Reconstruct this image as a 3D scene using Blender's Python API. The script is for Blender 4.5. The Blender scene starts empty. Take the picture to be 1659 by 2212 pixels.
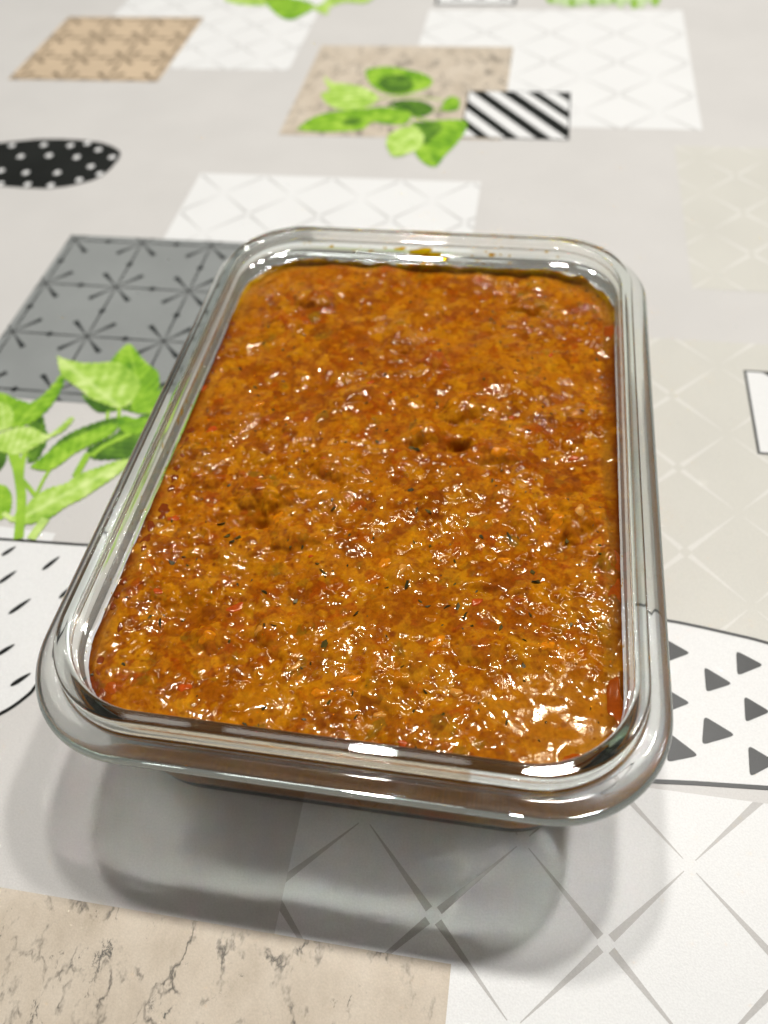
import bpy, bmesh, math, random
import numpy as np
from mathutils import Vector, Matrix, Euler
from mathutils.geometry import tessellate_polygon

random.seed(7); RNG = np.random.default_rng(11)
S = bpy.context.scene
COL = S.collection

# ------------------------------------------------------------------ camera
CAM_LOC = Vector((0.03375, -0.16145, 0.22782))
CAM_ROT = Euler((0.66786, 0.05477, 0.15899), 'XYZ')
FPX, PW, PH = 1726.2, 1659.0, 2212.0            # focal length in pixels of a 1659 x 2212 view of the photograph
cd = bpy.data.cameras.new('camera')
cam = bpy.data.objects.new('camera', cd); COL.objects.link(cam)
cam.location = CAM_LOC; cam.rotation_euler = CAM_ROT
cd.sensor_fit = 'VERTICAL'; cd.sensor_height = 36.0; cd.sensor_width = 27.0
cd.lens = 36.0 * FPX / PH
cd.clip_start = 0.01; cd.clip_end = 20.0
cd.dof.use_dof = True; cd.dof.focus_distance = 0.205; cd.dof.aperture_fstop = 9.0
S.camera = cam
CAM_M = CAM_ROT.to_matrix()

# ------------------------------------------------------------------ room light: a dim room and a row of three ceiling spots
w = bpy.data.worlds.new('World'); S.world = w; w.use_nodes = True
wn = w.node_tree.nodes; bg = wn['Background']; bg.inputs[1].default_value = 1.0
wtc = wn.new('ShaderNodeTexCoord'); wsx = wn.new('ShaderNodeSeparateXYZ'); wr = wn.new('ShaderNodeValToRGB')
w.node_tree.links.new(wtc.outputs['Generated'], wsx.inputs[0]); w.node_tree.links.new(wsx.outputs[2], wr.inputs[0]); w.node_tree.links.new(wr.outputs[0], bg.inputs[0])
wr.color_ramp.elements[0].position = 0.60; wr.color_ramp.elements[0].color = (0.165, 0.17, 0.155, 1)      # dim walls
wr.color_ramp.elements[1].position = 0.90; wr.color_ramp.elements[1].color = (0.19, 0.184, 0.17, 1)        # pale ceiling
for i, (x, y) in enumerate(((-0.18, 0.485), (0.18, 0.49), (0.55, 0.485))):
    ld = bpy.data.lights.new('ceiling_spot', 'POINT')
    ld.energy = 41.0; ld.color = (1.0, 0.972, 0.93); ld.shadow_soft_size = 0.048
    lo = bpy.data.objects.new('ceiling_spot', ld); COL.objects.link(lo); lo.location = (x, y, 1.5)
for x, y, sx, sy, e in ((-0.245, 0.475, 0.53, 0.075, 0.55), (-0.67, 0.475, 0.15, 0.075, 0.16)):      # the frosted tubes of the same ceiling light
    ld = bpy.data.lights.new('ceiling_tube', 'AREA'); ld.shape = 'RECTANGLE'; ld.size = sx; ld.size_y = sy
    ld.energy = e; ld.color = (0.97, 1.0, 0.96)
    lo = bpy.data.objects.new('ceiling_tube', ld); COL.objects.link(lo); lo.location = (x, y, 1.53)
S.view_settings.view_transform = 'Standard'; S.view_settings.look = 'None'
S.view_settings.exposure = 0.0; S.view_settings.gamma = 1.0; S.view_settings.use_curve_mapping = False
S.render.engine = 'CYCLES'
cy = S.cycles
cy.use_denoising = True; cy.max_bounces = 16; cy.transmission_bounces = 14; cy.glossy_bounces = 6; cy.diffuse_bounces = 4
cy.transparent_max_bounces = 12
cy.caustics_reflective = False; cy.caustics_refractive = True; cy.blur_glossy = 0.0
cy.sample_clamp_indirect = 320.0

# ------------------------------------------------------------------ helpers
def ray(px, py):
    return (CAM_M @ Vector(((px - PW/2)/FPX, -(py - PH/2)/FPX, -1.0)))
def T(px, py, z=0.0):                       # photograph pixel -> point on the horizontal plane at height z
    d = ray(px, py); t = (z - CAM_LOC.z)/d.z
    return CAM_LOC + d*t
def TY(px, py, y):                          # photograph pixel -> point on a wall plane y = const
    d = ray(px, py); t = (y - CAM_LOC.y)/d.y
    return CAM_LOC + d*t
def TX(px, py, x):
    d = ray(px, py); t = (x - CAM_LOC.x)/d.x
    return CAM_LOC + d*t

def link(name, me, mat=None, parent=None, loc=None, label=None, cat=None, group=None, kind=None):
    o = bpy.data.objects.new(name, me); COL.objects.link(o)
    if mat is not None and me is not None and not me.materials: me.materials.append(mat)
    if parent is not None: o.parent = parent
    if loc is not None: o.location = loc
    if label: o['label'] = label
    if cat: o['category'] = cat
    if group: o['group'] = group
    if kind: o['kind'] = kind
    return o
def mesh(name, verts, faces, smooth=False, cols=None, uvs=None):
    me = bpy.data.meshes.new(name); me.from_pydata([tuple(v) for v in verts], [], faces); me.update()
    if smooth: me.polygons.foreach_set('use_smooth', [True]*len(me.polygons))
    if cols is not None:
        a = me.color_attributes.new('Col', 'FLOAT_COLOR', 'POINT')
        a.data.foreach_set('color', np.asarray([(c[0], c[1], c[2], 1.0) for c in cols], dtype=np.float32).ravel())
    if uvs is not None:
        l = me.uv_layers.new(name='UVMap')
        vi = np.empty(len(me.loops), dtype=np.int32); me.loops.foreach_get('vertex_index', vi)
        l.data.foreach_set('uv', np.asarray(uvs, dtype=np.float32)[vi].ravel())
    return me

class N:                                    # small node-tree builder
    def __init__(s, name):
        s.m = bpy.data.materials.new(name); s.m.use_nodes = True; s.t = s.m.node_tree; s.b = s.t.nodes['Principled BSDF']
    def n(s, typ, **kw):
        nd = s.t.nodes.new(typ)
        for k, v in kw.items():
            if k.startswith('i_'):
                key = k[2:]; key = int(key) if key.isdigit() else key.replace('_', ' ')
                nd.inputs[key].default_value = v
            else: setattr(nd, k, v)
        return nd
    def l(s, a, b): s.t.links.new(a, b)
    def set(s, **kw):
        for k, v in kw.items(): s.b.inputs[k.replace('_', ' ')].default_value = v
    def ramp(s, fac, stops):
        r = s.n('ShaderNodeValToRGB'); e = r.color_ramp.elements
        while len(e) < len(stops): e.new(0.5)
        for el, (p, c) in zip(e, stops): el.position = p; el.color = (*c, 1)
        s.l(fac, r.inputs[0]); return r.outputs[0]
    def mix(s, fac, a, b, mode='MIX'):
        x = s.n('ShaderNodeMix', data_type='RGBA', blend_type=mode)
        for sock, v in ((x.inputs[0], fac), (x.inputs[6], a), (x.inputs[7], b)):
            if hasattr(v, 'links'): s.l(v, sock)
            elif isinstance(v, (int, float)): sock.default_value = v
            else: sock.default_value = (*v, 1)
        return x.outputs[2]

def weave(b, strength=0.12):                # fine tooth of the coated cloth
    tc = b.n('ShaderNodeTexCoord')
    n1 = b.n('ShaderNodeTexNoise', i_Scale=1900.0, i_Detail=2.0); b.l(tc.outputs['Object'], n1.inputs['Vector'])
    n2 = b.n('ShaderNodeTexNoise', i_Scale=26.0, i_Detail=3.0); b.l(tc.outputs['Object'], n2.inputs['Vector'])
    ad = b.n('ShaderNodeMath', operation='MULTIPLY_ADD'); b.l(n2.outputs[0], ad.inputs[0]); ad.inputs[1].default_value = 9.0; b.l(n1.outputs[0], ad.inputs[2])
    bp = b.n('ShaderNodeBump', i_Strength=strength, i_Distance=0.00025); b.l(ad.outputs[0], bp.inputs['Height'])
    b.l(bp.outputs[0], b.b.inputs['Normal'])
    return tc, n1, n2

def print_mat(name, col, var=0.04, attr=False):
    b = N(name); tc, n1, n2 = weave(b)
    lo = tuple(max(0, c*(1-var)) for c in col); hi = tuple(min(1, c*(1+var)) for c in col)
    c = b.ramp(n2.outputs[0], ((0.35, lo), (0.65, hi)))
    g = b.ramp(n1.outputs[0], ((0.3, (0.90,)*3), (0.7, (1.0,)*3)))
    c = b.mix(1.0, c, g, 'MULTIPLY')
    if attr:
        a = b.n('ShaderNodeAttribute', attribute_name='Col'); c = b.mix(1.0, a.outputs[0], g, 'MULTIPLY')
    b.l(c, b.b.inputs['Base Color'])
    b.set(Roughness=0.42, Specular_IOR_Level=0.32)
    return b.m

M_GREY = print_mat('cloth_warm_grey', (0.575, 0.558, 0.54), 0.02)
M_WHITE = print_mat('print_white', (0.73, 0.73, 0.725), 0.01)
M_BLACK = print_mat('print_black', (0.011, 0.012, 0.011), 0.2); M_BLACK.node_tree.nodes['Principled BSDF'].inputs['Specular IOR Level'].default_value = 0.15
M_CHAR = print_mat('print_charcoal', (0.040, 0.041, 0.041), 0.3)
M_TAN = print_mat('print_tan', (0.56, 0.435, 0.30), 0.04)
M_STONEGREY = print_mat('print_slate_grey', (0.25, 0.262, 0.258), 0.06)
M_OLIVE = print_mat('print_pale_olive', (0.575, 0.56, 0.51), 0.02)
M_OLIVELINE = print_mat('print_pale_line', (0.655, 0.64, 0.60), 0.02)
M_LINE = print_mat('print_grey_line', (0.46, 0.445, 0.43), 0.06)
M_FAINT = print_mat('print_faint_line', (0.50, 0.495, 0.485), 0.03)
M_ATTR = print_mat('print_shaded', (0.5,)*3, 0.0, attr=True)

def stone_mat():
    b = N('print_stone'); tc, n1, n2 = weave(b)
    mp = b.n('ShaderNodeMapping'); mp.inputs['Scale'].default_value = (1.0, 0.62, 1.0); mp.inputs['Rotation'].default_value = (0, 0, 0.25)
    b.l(tc.outputs['Object'], mp.inputs[0])
    wr = b.n('ShaderNodeTexNoise', i_Scale=70.0, i_Detail=5.0, i_Roughness=0.65); b.l(mp.outputs[0], wr.inputs['Vector'])
    off = b.mix(0.022, mp.outputs[0], wr.outputs[1], 'ADD')
    vo = b.n('ShaderNodeTexVoronoi', feature='DISTANCE_TO_EDGE', i_Scale=85.0); b.l(off, vo.inputs['Vector'])
    thin = b.ramp(vo.outputs[0], ((0.0, (1,)*3), (0.075, (0,)*3)))
    gate = b.n('ShaderNodeTexNoise', i_Scale=95.0, i_Detail=4.0, i_Roughness=0.7); b.l(mp.outputs[0], gate.inputs['Vector'])
    gt = b.ramp(gate.outputs[0], ((0.47, (0,)*3), (0.60, (1,)*3)))
    cracks = b.mix(1.0, thin, gt, 'MULTIPLY')
    bl = b.n('ShaderNodeTexNoise', i_Scale=120.0, i_Detail=8.0, i_Roughness=0.72); b.l(off, bl.inputs['Vector'])
    blot = b.ramp(bl.outputs[0], ((0.605, (0,)*3), (0.67, (0.95,)*3)))
    base = b.ramp(wr.outputs[0], ((0.3, (0.47, 0.398, 0.312)), (0.5, (0.555, 0.478, 0.385)), (0.72, (0.605, 0.53, 0.437))))
    c = b.mix(cracks, base, (0.13, 0.115, 0.095)); c = b.mix(blot, c, (0.10, 0.095, 0.085))
    sp = b.ramp(n1.outputs[0], ((0.25, (0.88,)*3), (0.75, (1.0,)*3))); c = b.mix(1.0, c, sp, 'MULTIPLY')
    b.l(c, b.b.inputs['Base Color']); b.set(Roughness=0.45, Specular_IOR_Level=0.3)
    return b.m
M_STONE = stone_mat()

def leaf_mat(name, dark, mid, light):
    b = N(name); tc, n1, n2 = weave(b)
    uv = b.n('ShaderNodeUVMap'); sx = b.n('ShaderNodeSeparateXYZ'); b.l(uv.outputs[0], sx.inputs[0])
    av = b.n('ShaderNodeMath', operation='ABSOLUTE'); b.l(sx.outputs[1], av.inputs[0])
    # side veins: slanted bands
    k = b.n('ShaderNodeMath', operation='MULTIPLY_ADD'); b.l(av.outputs[0], k.inputs[0]); k.inputs[1].default_value = -0.9; b.l(sx.outputs[0], k.inputs[2])
    m = b.n('ShaderNodeMath', operation='MULTIPLY'); b.l(k.outputs[0], m.inputs[0]); m.inputs[1].default_value = 44.0
    sn = b.n('ShaderNodeMath', operation='SINE'); b.l(m.outputs[0], sn.inputs[0])
    nz = b.n('ShaderNodeTexNoise', i_Scale=120.0, i_Detail=4.0, i_Roughness=0.6); b.l(tc.outputs['Object'], nz.inputs['Vector'])
    nz2 = b.n('ShaderNodeTexNoise', i_Scale=45.0, i_Detail=2.0); b.l(tc.outputs['Object'], nz2.inputs['Vector'])
    s1 = b.n('ShaderNodeMath', operation='MULTIPLY_ADD'); b.l(sn.outputs[0], s1.inputs[0]); s1.inputs[1].default_value = 0.05; b.l(nz.outputs[0], s1.inputs[2])
    s2 = b.n('ShaderNodeMath', operation='MULTIPLY_ADD'); b.l(nz2.outputs[0], s2.inputs[0]); s2.inputs[1].default_value = 0.45; b.l(s1.outputs[0], s2.inputs[2])
    c = b.ramp(s2.outputs[0], ((0.50, dark), (0.73, mid), (0.95, light)))
    rib = b.ramp(av.outputs[0], ((0.012, (1,)*3), (0.03, (0,)*3)))
    rb = b.n('ShaderNodeMath', operation='MULTIPLY'); b.l(rib, rb.inputs[0]); rb.inputs[1].default_value = 0.45; c = b.mix(rb.outputs[0], c, light)
    b.l(c, b.b.inputs['Base Color']); b.set(Roughness=0.42, Specular_IOR_Level=0.3)
    return b.m
M_LEAF_L = leaf_mat('print_leaf_light', (0.20, 0.38, 0.03), (0.37, 0.56, 0.09), (0.60, 0.73, 0.28))
M_LEAF_M = leaf_mat('print_leaf_mid', (0.075, 0.22, 0.010), (0.20, 0.40, 0.018), (0.36, 0.56, 0.06))
M_LEAF_D = leaf_mat('print_leaf_dark', (0.02, 0.07, 0.008), (0.07, 0.17, 0.012), (0.16, 0.32, 0.025))
M_LEAF_P = leaf_mat('print_leaf_pale', (0.33, 0.47, 0.22), (0.45, 0.58, 0.30), (0.58, 0.68, 0.42))

# ------------------------------------------------------------------ table and printed tablecloth
def box_mesh(name, x0, x1, y0, y1, z0, z1):
    v = [(x, y, z) for z in (z0, z1) for y in (y0, y1) for x in (x0, x1)]
    return mesh(name, v, [(0,2,3,1), (4,5,7,6), (0,1,5,4), (2,6,7,3), (0,4,6,2), (1,3,7,5)])
tb = N('table_wood'); tb.set(Base_Color=(0.30, 0.20, 0.12, 1), Roughness=0.5)
link('table', box_mesh('table', -0.72, 0.62, -0.55, 0.80, -0.03, -0.0012), tb.m, kind='structure')
CX0, CX1, CY0, CY1 = -0.74, 0.64, -0.57, 0.82
nx, ny = 70, 70
cv, cf = [], []
for j in range(ny+1):
    for i in range(nx+1):
        cv.append((CX0+(CX1-CX0)*i/nx, CY0+(CY1-CY0)*j/ny, 0.0))
for j in range(ny):
    for i in range(nx):
        a = j*(nx+1)+i; cf.append((a, a+1, a+nx+2, a+nx+1))
CLOTH = link('tablecloth', mesh('tablecloth', cv, cf, True), M_GREY, label='warm grey oilcloth printed with patchwork squares, herbs and bowls under the glass dish', cat='tablecloth')

LAY = 0.00007
def poly(name, pts, layer, mat, parent=CLOTH, label=None, uv=None, holes=None):
    z = LAY*layer
    P = [Vector((p[0], p[1], 0)) for p in pts]
    tri = tessellate_polygon([P])
    f = []
    for t in tri:
        a, b, c = (P[i] for i in t)
        f.append(tuple(t) if (b-a).cross(c-a).z > 0 else tuple(reversed(t)))
    return link(name, mesh(name, [(p.x, p.y, z) for p in P], f, uvs=uv), mat, parent, label=label)
def rect(name, x0, x1, y0, y1, layer, mat, label=None):
    return poly(name, [(x0,y0),(x1,y0),(x1,y1),(x0,y1)], layer, mat, label=label)
def ribbon(name, pts, widths, layer, mat, parent=CLOTH):
    P = [Vector((p[0], p[1])) for p in pts]; n = len(P)
    if isinstance(widths, (int, float)): widths = [widths]*n
    v = []
    for i in range(n):
        d = (P[min(i+1, n-1)]-P[max(i-1, 0)]).normalized(); q = Vector((-d.y, d.x))*widths[i]*0.5
        v += [(P[i].x+q.x, P[i].y+q.y, LAY*layer), (P[i].x-q.x, P[i].y-q.y, LAY*layer)]
    return link(name, mesh(name, v, [(2*i, 2*i+1, 2*i+3, 2*i+2) for i in range(n-1)]), mat, parent)
def smooth_curve(pts, k=6):
    P = [Vector(p) for p in pts]; out = []
    for i in range(len(P)-1):
        p0, p1, p2, p3 = P[max(i-1,0)], P[i], P[i+1], P[min(i+2, len(P)-1)]
        for j in range(k):
            t = j/k
            out.append(0.5*((2*p1)+(p2-p0)*t+(2*p0-5*p1+4*p2-p3)*t*t+(3*p1-p0-3*p2+p3)*t**3))
    out.append(P[-1]); return out

# --- repeated motifs: crosses of a lattice, stars
def clip_poly(pts, box):
    x0, x1, y0, y1 = box
    for ax, val, sgn in ((0, x0, 1), (0, x1, -1), (1, y0, 1), (1, y1, -1)):
        out = []
        for i in range(len(pts)):
            a, b = pts[i-1], pts[i]
            da, db = (a[ax]-val)*sgn, (b[ax]-val)*sgn
            if (da >= 0) != (db >= 0):
                t = da/(da-db); out.append(tuple(a[k]+(b[k]-a[k])*t for k in range(len(a))))
            if db >= 0: out.append(b)
        pts = out
        if not pts: return pts
    return pts
def motif(name, polys, c, box, layer, mat, parent, cols=True):
    v, f = [], []
    for p in polys:
        q = clip_poly([(x+c[0], y+c[1])+tuple(r) for x, y, *r in p], box)
        if len(q) >= 3:
            f.append(tuple(range(len(v), len(v)+len(q)))); v += q
    if not f: return
    if len(f) == 2 and name == 'lattice_cross':
        for g in f: link('lattice_arm', mesh(name, [(v[i][0], v[i][1], LAY*layer) for i in g], [tuple(range(len(g)))]), mat, parent)
        return
    link(name, mesh(name, [(a[0], a[1], LAY*layer) for a in v], f, cols=[a[2:5] for a in v] if len(v[0]) > 2 else None), mat, parent)
def cross_polys(s, w=0.0016, gap=0.0017):   # four arms, broad at the crossing and pointed at the far end
    out = []
    L = s*math.sqrt(0.5)-0.0022
    for k in range(4):
        a = math.radians(45+90*k); d = (math.cos(a), math.sin(a)); n = (-d[1], d[0])
        out.append([(d[0]*gap+n[0]*w/2, d[1]*gap+n[1]*w/2), (d[0]*gap-n[0]*w/2, d[1]*gap-n[1]*w/2), (d[0]*L-n[0]*0.00012, d[1]*L-n[1]*0.00012), (d[0]*L+n[0]*0.00012, d[1]*L+n[1]*0.00012)])
    return out
def lattice(par, box, origin, s, layer, mat, w=0.0016, gap=0.0017):
    pl = cross_polys(s, w, gap)
    for i in range(-8, 9):
        for j in range(-8, 9):
            c = (origin[0]+i*s, origin[1]+j*s)
            if box[0]-s < c[0] < box[1]+s and box[2]-s < c[1] < box[3]+s: motif('lattice_cross', pl, c, box, layer, mat, par)
def star_polys(s, base, ink, f=1.0):
    out = []
    def ray_(a, r0, r1, w0, w1, c0, c1):
        d = (math.cos(a), math.sin(a)); n = (-d[1], d[0])
        out.append([(d[0]*r0+n[0]*w0/2, d[1]*r0+n[1]*w0/2)+c0, (d[0]*r0-n[0]*w0/2, d[1]*r0-n[1]*w0/2)+c0, (d[0]*r1-n[0]*w1/2, d[1]*r1-n[1]*w1/2)+c1, (d[0]*r1+n[0]*w1/2, d[1]*r1+n[1]*w1/2)+c1])
    mid = tuple(b*0.55+i*0.45 for b, i in zip(base, ink))
    for k in range(4):
        ray_(math.radians(45+90*k), 0.0, s*0.385, s*0.008, s*0.066*f, mid, ink)
        # soft shade beside the diagonal ray
        ray_(math.radians(41+90*k), s*0.05, s*0.36, s*0.004, s*0.03*f, base, mid)
        a = math.radians(90*k)
        ray_(a, 0.0, s*0.5, s*0.05, s*0.004, tuple(b*0.86+i*0.14 for b, i in zip(base, ink)), ink)
        ray_(a, s*0.14, s*0.5, s*0.003, s*0.036*f, base, ink)
    for ax, ay in ((0.5, 0), (0, 0.5)):
        x, y, r = ax*s, ay*s, s*0.052
        out.append([(x+r, y)+ink, (x, y+r)+ink, (x-r, y)+ink, (x, y-r)+ink])
    return out
def stars(par, box, origin, s, layer, base, ink, f=1.0):
    pl = star_polys(s, base, ink, f)
    for i in range(-6, 7):
        for j in range(-6, 7):
            c = (origin[0]+i*s, origin[1]+j*s)
            if box[0]-s*0.6 < c[0] < box[1]+s*0.6 and box[2]-s*0.6 < c[1] < box[3]+s*0.6: motif('star_print', pl, c, box, layer, M_ATTR, par)

# far squares
b = (-0.283, -0.1275, 0.3705, 0.53); o = rect('white_square', *b, 1, M_WHITE, 'white printed square with faint lattice'); lattice(o, b, (-0.205, 0.4045), 0.0365, 1.5, M_FAINT)
b = (-0.3180, -0.2115, 0.351, 0.455); o = rect('tan_square', *b, 2, M_TAN, 'tan printed square with brown stars'); stars(o, b, (-0.2803, 0.3858), 0.0325, 3, (0.53, 0.41, 0.28), (0.11, 0.075, 0.045), 1.6)
b = (-0.047, 0.127, 0.303, 0.470); o = rect('white_square', *b, 1, M_WHITE, 'white printed square with faint lattice'); lattice(o, b, (0.0390, 0.3880), 0.0434, 1.5, M_FAINT)
b = (-0.1135, 0.0160, 0.286, 0.409); rect('stone_square', *b, 2, M_STONE, 'tan printed square with dark stone veins')
b = (-0.1475, 0.0090, 0.1767, 0.241); o = rect('white_square', *b, 1, M_WHITE, 'white printed square with faint lattice'); lattice(o, b, (-0.0716, 0.2024), 0.0378, 1.5, M_FAINT)
GB = (0.285, 0.30, 0.295)
b = (-0.198, -0.060, 0.0570, 0.1766); o = rect('grey_square', *b, 2, M_STONEGREY, 'slate grey printed square with black stars'); stars(o, b, (-0.1573, 0.1355), 0.0367, 3, (0.22, 0.23, 0.226), (0.018, 0.023, 0.023))
b = (0.1110, 0.245, 0.1570, 0.285); o = rect('olive_square', *b, 1, M_OLIVE, 'pale olive printed square with lighter lattice'); lattice(o, b, (0.1398, 0.2206), 0.0348, 1.5, M_OLIVELINE, 0.0022)
b = (0.045, 0.225, -0.060, 0.1210); o = rect('olive_square', *b, 1, M_OLIVE, 'pale olive printed square with lighter lattice'); lattice(o, b, (0.0981, 0.0475), 0.0386, 1.5, M_OLIVELINE, 0.0020)
# striped square with its thin black frame
sx0, sx1, sy0, sy1 = -0.0075, 0.0541, 0.288, 0.3457
STR = rect('striped_square', sx0, sx1, sy0, sy1, 3, M_BLACK, 'black and white diagonally striped square')
inn = (sx0+0.0008, sx1-0.0008, sy0+0.0008, sy1-0.0008)
sw = sx1-sx0
cuts = [(-0.47, 0.115), (-0.21, 0.125), (0.08, 0.14), (0.37, 0.15), (0.63, 0.12), (0.90, 0.12)]
edges = [-0.75]+[e for c, wd in cuts for e in (c-wd/2, c+wd/2)]+[1.2]
for k in range(0, len(edges), 2):
    a0, a1 = sx0+edges[k]*sw, sx0+edges[k+1]*sw; sh = (sy1-sy0)/1.33
    p = clip_poly([(a0, sy1), (a0+sh, sy0), (a1+sh, sy0), (a1, sy1)], inn)
    if len(p) >= 3: poly('white_stripe', p, 4, M_WHITE, STR)
# small framed labels cut by the picture edge
o = poly('framed_label', [(-0.0445, 0.4785), (0.0132, 0.4785), (0.0132, 0.53), (-0.0445, 0.53)], 2, M_BLACK)
poly('label_face', [(-0.0425, 0.4805), (0.0112, 0.4805), (0.0112, 0.528), (-0.0425, 0.528)], 3, M_WHITE, o)
for k in range(3):
    x = -0.034+k*0.017; poly('label_mark', [(x, 0.489), (x+0.009, 0.489), (x+0.005, 0.499)], 4, M_CHAR, o)
o = poly('framed_label', [(0.1272, 0.0575), (0.185, 0.0575), (0.185, 0.1040), (0.1272, 0.1040)], 2, M_CHAR)
poly('label_face', [(0.1282, 0.0585), (0.184, 0.0585), (0.184, 0.1030), (0.1282, 0.1030)], 3, M_WHITE, o)
poly('label_mark', [(0.1345, 0.1028), (0.1400, 0.0985), (0.1460, 0.1028)], 4, M_BLACK, o)
# black dotted bowl print
bp_ = [T(*p) for p in ((0,309),(80,301),(130,300.5),(180,303),(218,308),(240,315),(256,324),(261,331),(258,342),(250,352),(240,364),(222,380),(200,390),(170,398),(140,404),(100,408),(50,406),(0,402))]
bp_ = [(p.x, p.y) for p in bp_] + [(-0.315, 0.226), (-0.325, 0.245), (-0.312, 0.260)]
BOWL = poly('black_bowl_print', bp_, 2, M_BLACK, label='black bowl print with white dots')
for zx, zy in ((52,630),(190,627),(305,630),(378,620),(425,648),(485,680),(90,677),(212,673),(332,680),(5,738),(112,747),(248,747),(393,720),(432,752),(343,778),(120,798),(220,802),(2,795)):
    c = T(zx*0.5, zy*0.5); r = 0.0021
    poly('white_dot', [(c.x+r*math.cos(a)*(0.9+0.2*random.random()), c.y+r*1.1*math.sin(a)*(0.9+0.2*random.random())) for a in [i*math.tau/14 for i in range(14)]], 3, M_WHITE, BOWL)
# bowl with dashes, left
top = [(-0.27, -0.0165), (-0.20, -0.0155), (-0.145, -0.0146), (-0.1111, -0.0133), (-0.086, -0.0128)]
low = smooth_curve([(-0.086, -0.0128), (-0.0885, -0.033), (-0.0955, -0.051), (-0.1053, -0.0662), (-0.1074, -0.0715), (-0.1136, -0.0789), (-0.128, -0.0885), (-0.15, -0.097), (-0.19, -0.104), (-0.23, -0.100), (-0.262, -0.075), (-0.27, -0.0165)], 5)
low = [(p[0], p[1]) for p in low]
DB = poly('dashed_bowl_print', top+low[1:-1], 2, M_WHITE, label='white bowl print with black dashes')
ribbon('bowl_outline', top, 0.0011, 3, M_BLACK, DB); ribbon('bowl_outline', low, 0.0012, 3, M_BLACK, DB)
def dash(a, b, wd, par):
    A, B = Vector(a), Vector(b); d = (B-A); n = Vector((-d.y, d.x)).normalized()*wd/2
    pts = []
    for i in range(16):
        t = i*math.tau/16; u = 0.5+0.5*math.cos(t); pts.append(tuple(A+d*u+n*math.sin(t)*(1.15-0.5*u)))
    poly('dash_print', pts, 3, M_BLACK, par)
for q in ((10,300,95,245),(250,385,355,303),(-10,465,100,388),(50,645,185,552),(-20,890,90,822),(62,1070,185,992),(350,552,440,470)):
    A = T(q[0]*0.3655, 1091.5+q[1]*0.3655); B = T(q[2]*0.3655, 1091.5+q[3]*0.3655); dash((A.x, A.y), (B.x, B.y), 0.0019, DB)
# bowl with triangles, right
tt = smooth_curve([(0.040, -0.0185), (0.0700, -0.0182), (0.0897, -0.0191), (0.0989, -0.02), (0.11, -0.0216), (0.1207, -0.0235), (0.145, -0.030), (0.168, -0.043), (0.182, -0.062)], 4)
tt = [(p[0], p[1]) for p in tt]
bt = [(0.182, -0.0665), (0.1149, -0.0700), (0.0951, -0.0714), (0.0812, -0.0727), (0.040, -0.0755)]
TB = poly('triangle_bowl_print', tt+bt, 2, M_WHITE, label='white bowl print with charcoal triangles')
ribbon('bowl_outline', tt, 0.0011, 3, M_CHAR, TB); ribbon('bowl_outline', bt, 0.0012, 3, M_CHAR, TB)
for tr in (((495,1556),(495,1645),(590,1610)),((760,1600),(765,1695),(865,1655)),((640,1660),(648,1757),(748,1725)),((492,1740),(495,1833),(590,1797)),((790,1770),(795,1870),(890,1830)),((640,1845),(632,1955),(760,1918)),((505,1905),(500,2020),(622,1995)),((805,1955),(812,2075),(915,2020)),((890,1690),(893,1785),(985,1750)),((930,1880),(935,1985),(1040,1950))):
    P = [T((1900+x/1.0538)*0.60636, (800+y/1.0538)*0.60636) for x, y in tr]
    out = []
    for i in range(3):
        a, c, d = P[i-1], P[i], P[(i+1)%3]; r = 0.16
        for t in (0, 0.33, 0.66, 1):
            p = (c+(a-c)*r)*(1-t)**2 + c*2*t*(1-t) + (c+(d-c)*r)*t*t; out.append((p.x, p.y))
    poly('triangle_print', out, 3, M_CHAR, TB)
# near squares
b = (-0.0133, 0.2000, -0.30, -0.0745); o = rect('white_square', *b, 1, M_WHITE, 'white printed square with grey lattice'); lattice(o, b, (0.0268, -0.1158), 0.0436, 1.5, M_LINE, 0.0021, 0.0019)
b = (-0.1600, 0.0325, -0.30, -0.1262); rect('stone_square', *b, 2, M_STONE, 'tan printed square with dark stone veins')

# --- printed herbs
def leaf(parent, pts, base, tip, mat, layer, serr=0.0):
    P = [Vector((p[0], p[1])) for p in pts]
    cu = [Vector((c[0], c[1])) for c in smooth_curve([(p.x, p.y, 0) for p in P+[P[0]]], 5)][:-1]
    if serr:
        n = len(cu); q = []
        for i in range(n):
            d = (cu[(i+1) % n]-cu[i-1]).normalized(); nn = Vector((d.y, -d.x))
            q.append(cu[i]+nn*serr*(0.7 if i % 2 else -0.5))
        cu = q
    A, B = Vector(base[:2]), Vector(tip[:2]); d = B-A; L = max(d.length, 1e-5); d /= L; n = Vector((-d.y, d.x))
    uv = [((p-A).dot(d)/L, (p-A).dot(n)/L) for p in cu]
    return poly('leaf_print', [(p.x, p.y) for p in cu], layer, mat, parent, uv=uv)
def sprig(label, fn, leaves, stems, serr):
    base_o = None
    root = bpy.data.objects.new('herb_print', None); COL.objects.link(root); root.parent = CLOTH; root['label'] = label
    for k, (pts, a, z, m, lay) in enumerate(leaves):
        leaf(root, [fn(*p) for p in pts], fn(*a), fn(*z), m, lay+k*0.05, serr)
    for k, (pts, w0, m, lay) in enumerate(stems):
        ribbon('stem_print', [(p.x, p.y) for p in smooth_curve([fn(*p) for p in pts], 5)], w0, lay+k*0.03, m, root)
fL = lambda x, y: T(x*0.2559, 727.7+y*0.2559)
L_, M_, D_, P_ = M_LEAF_L, M_LEAF_M, M_LEAF_D, M_LEAF_P
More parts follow.
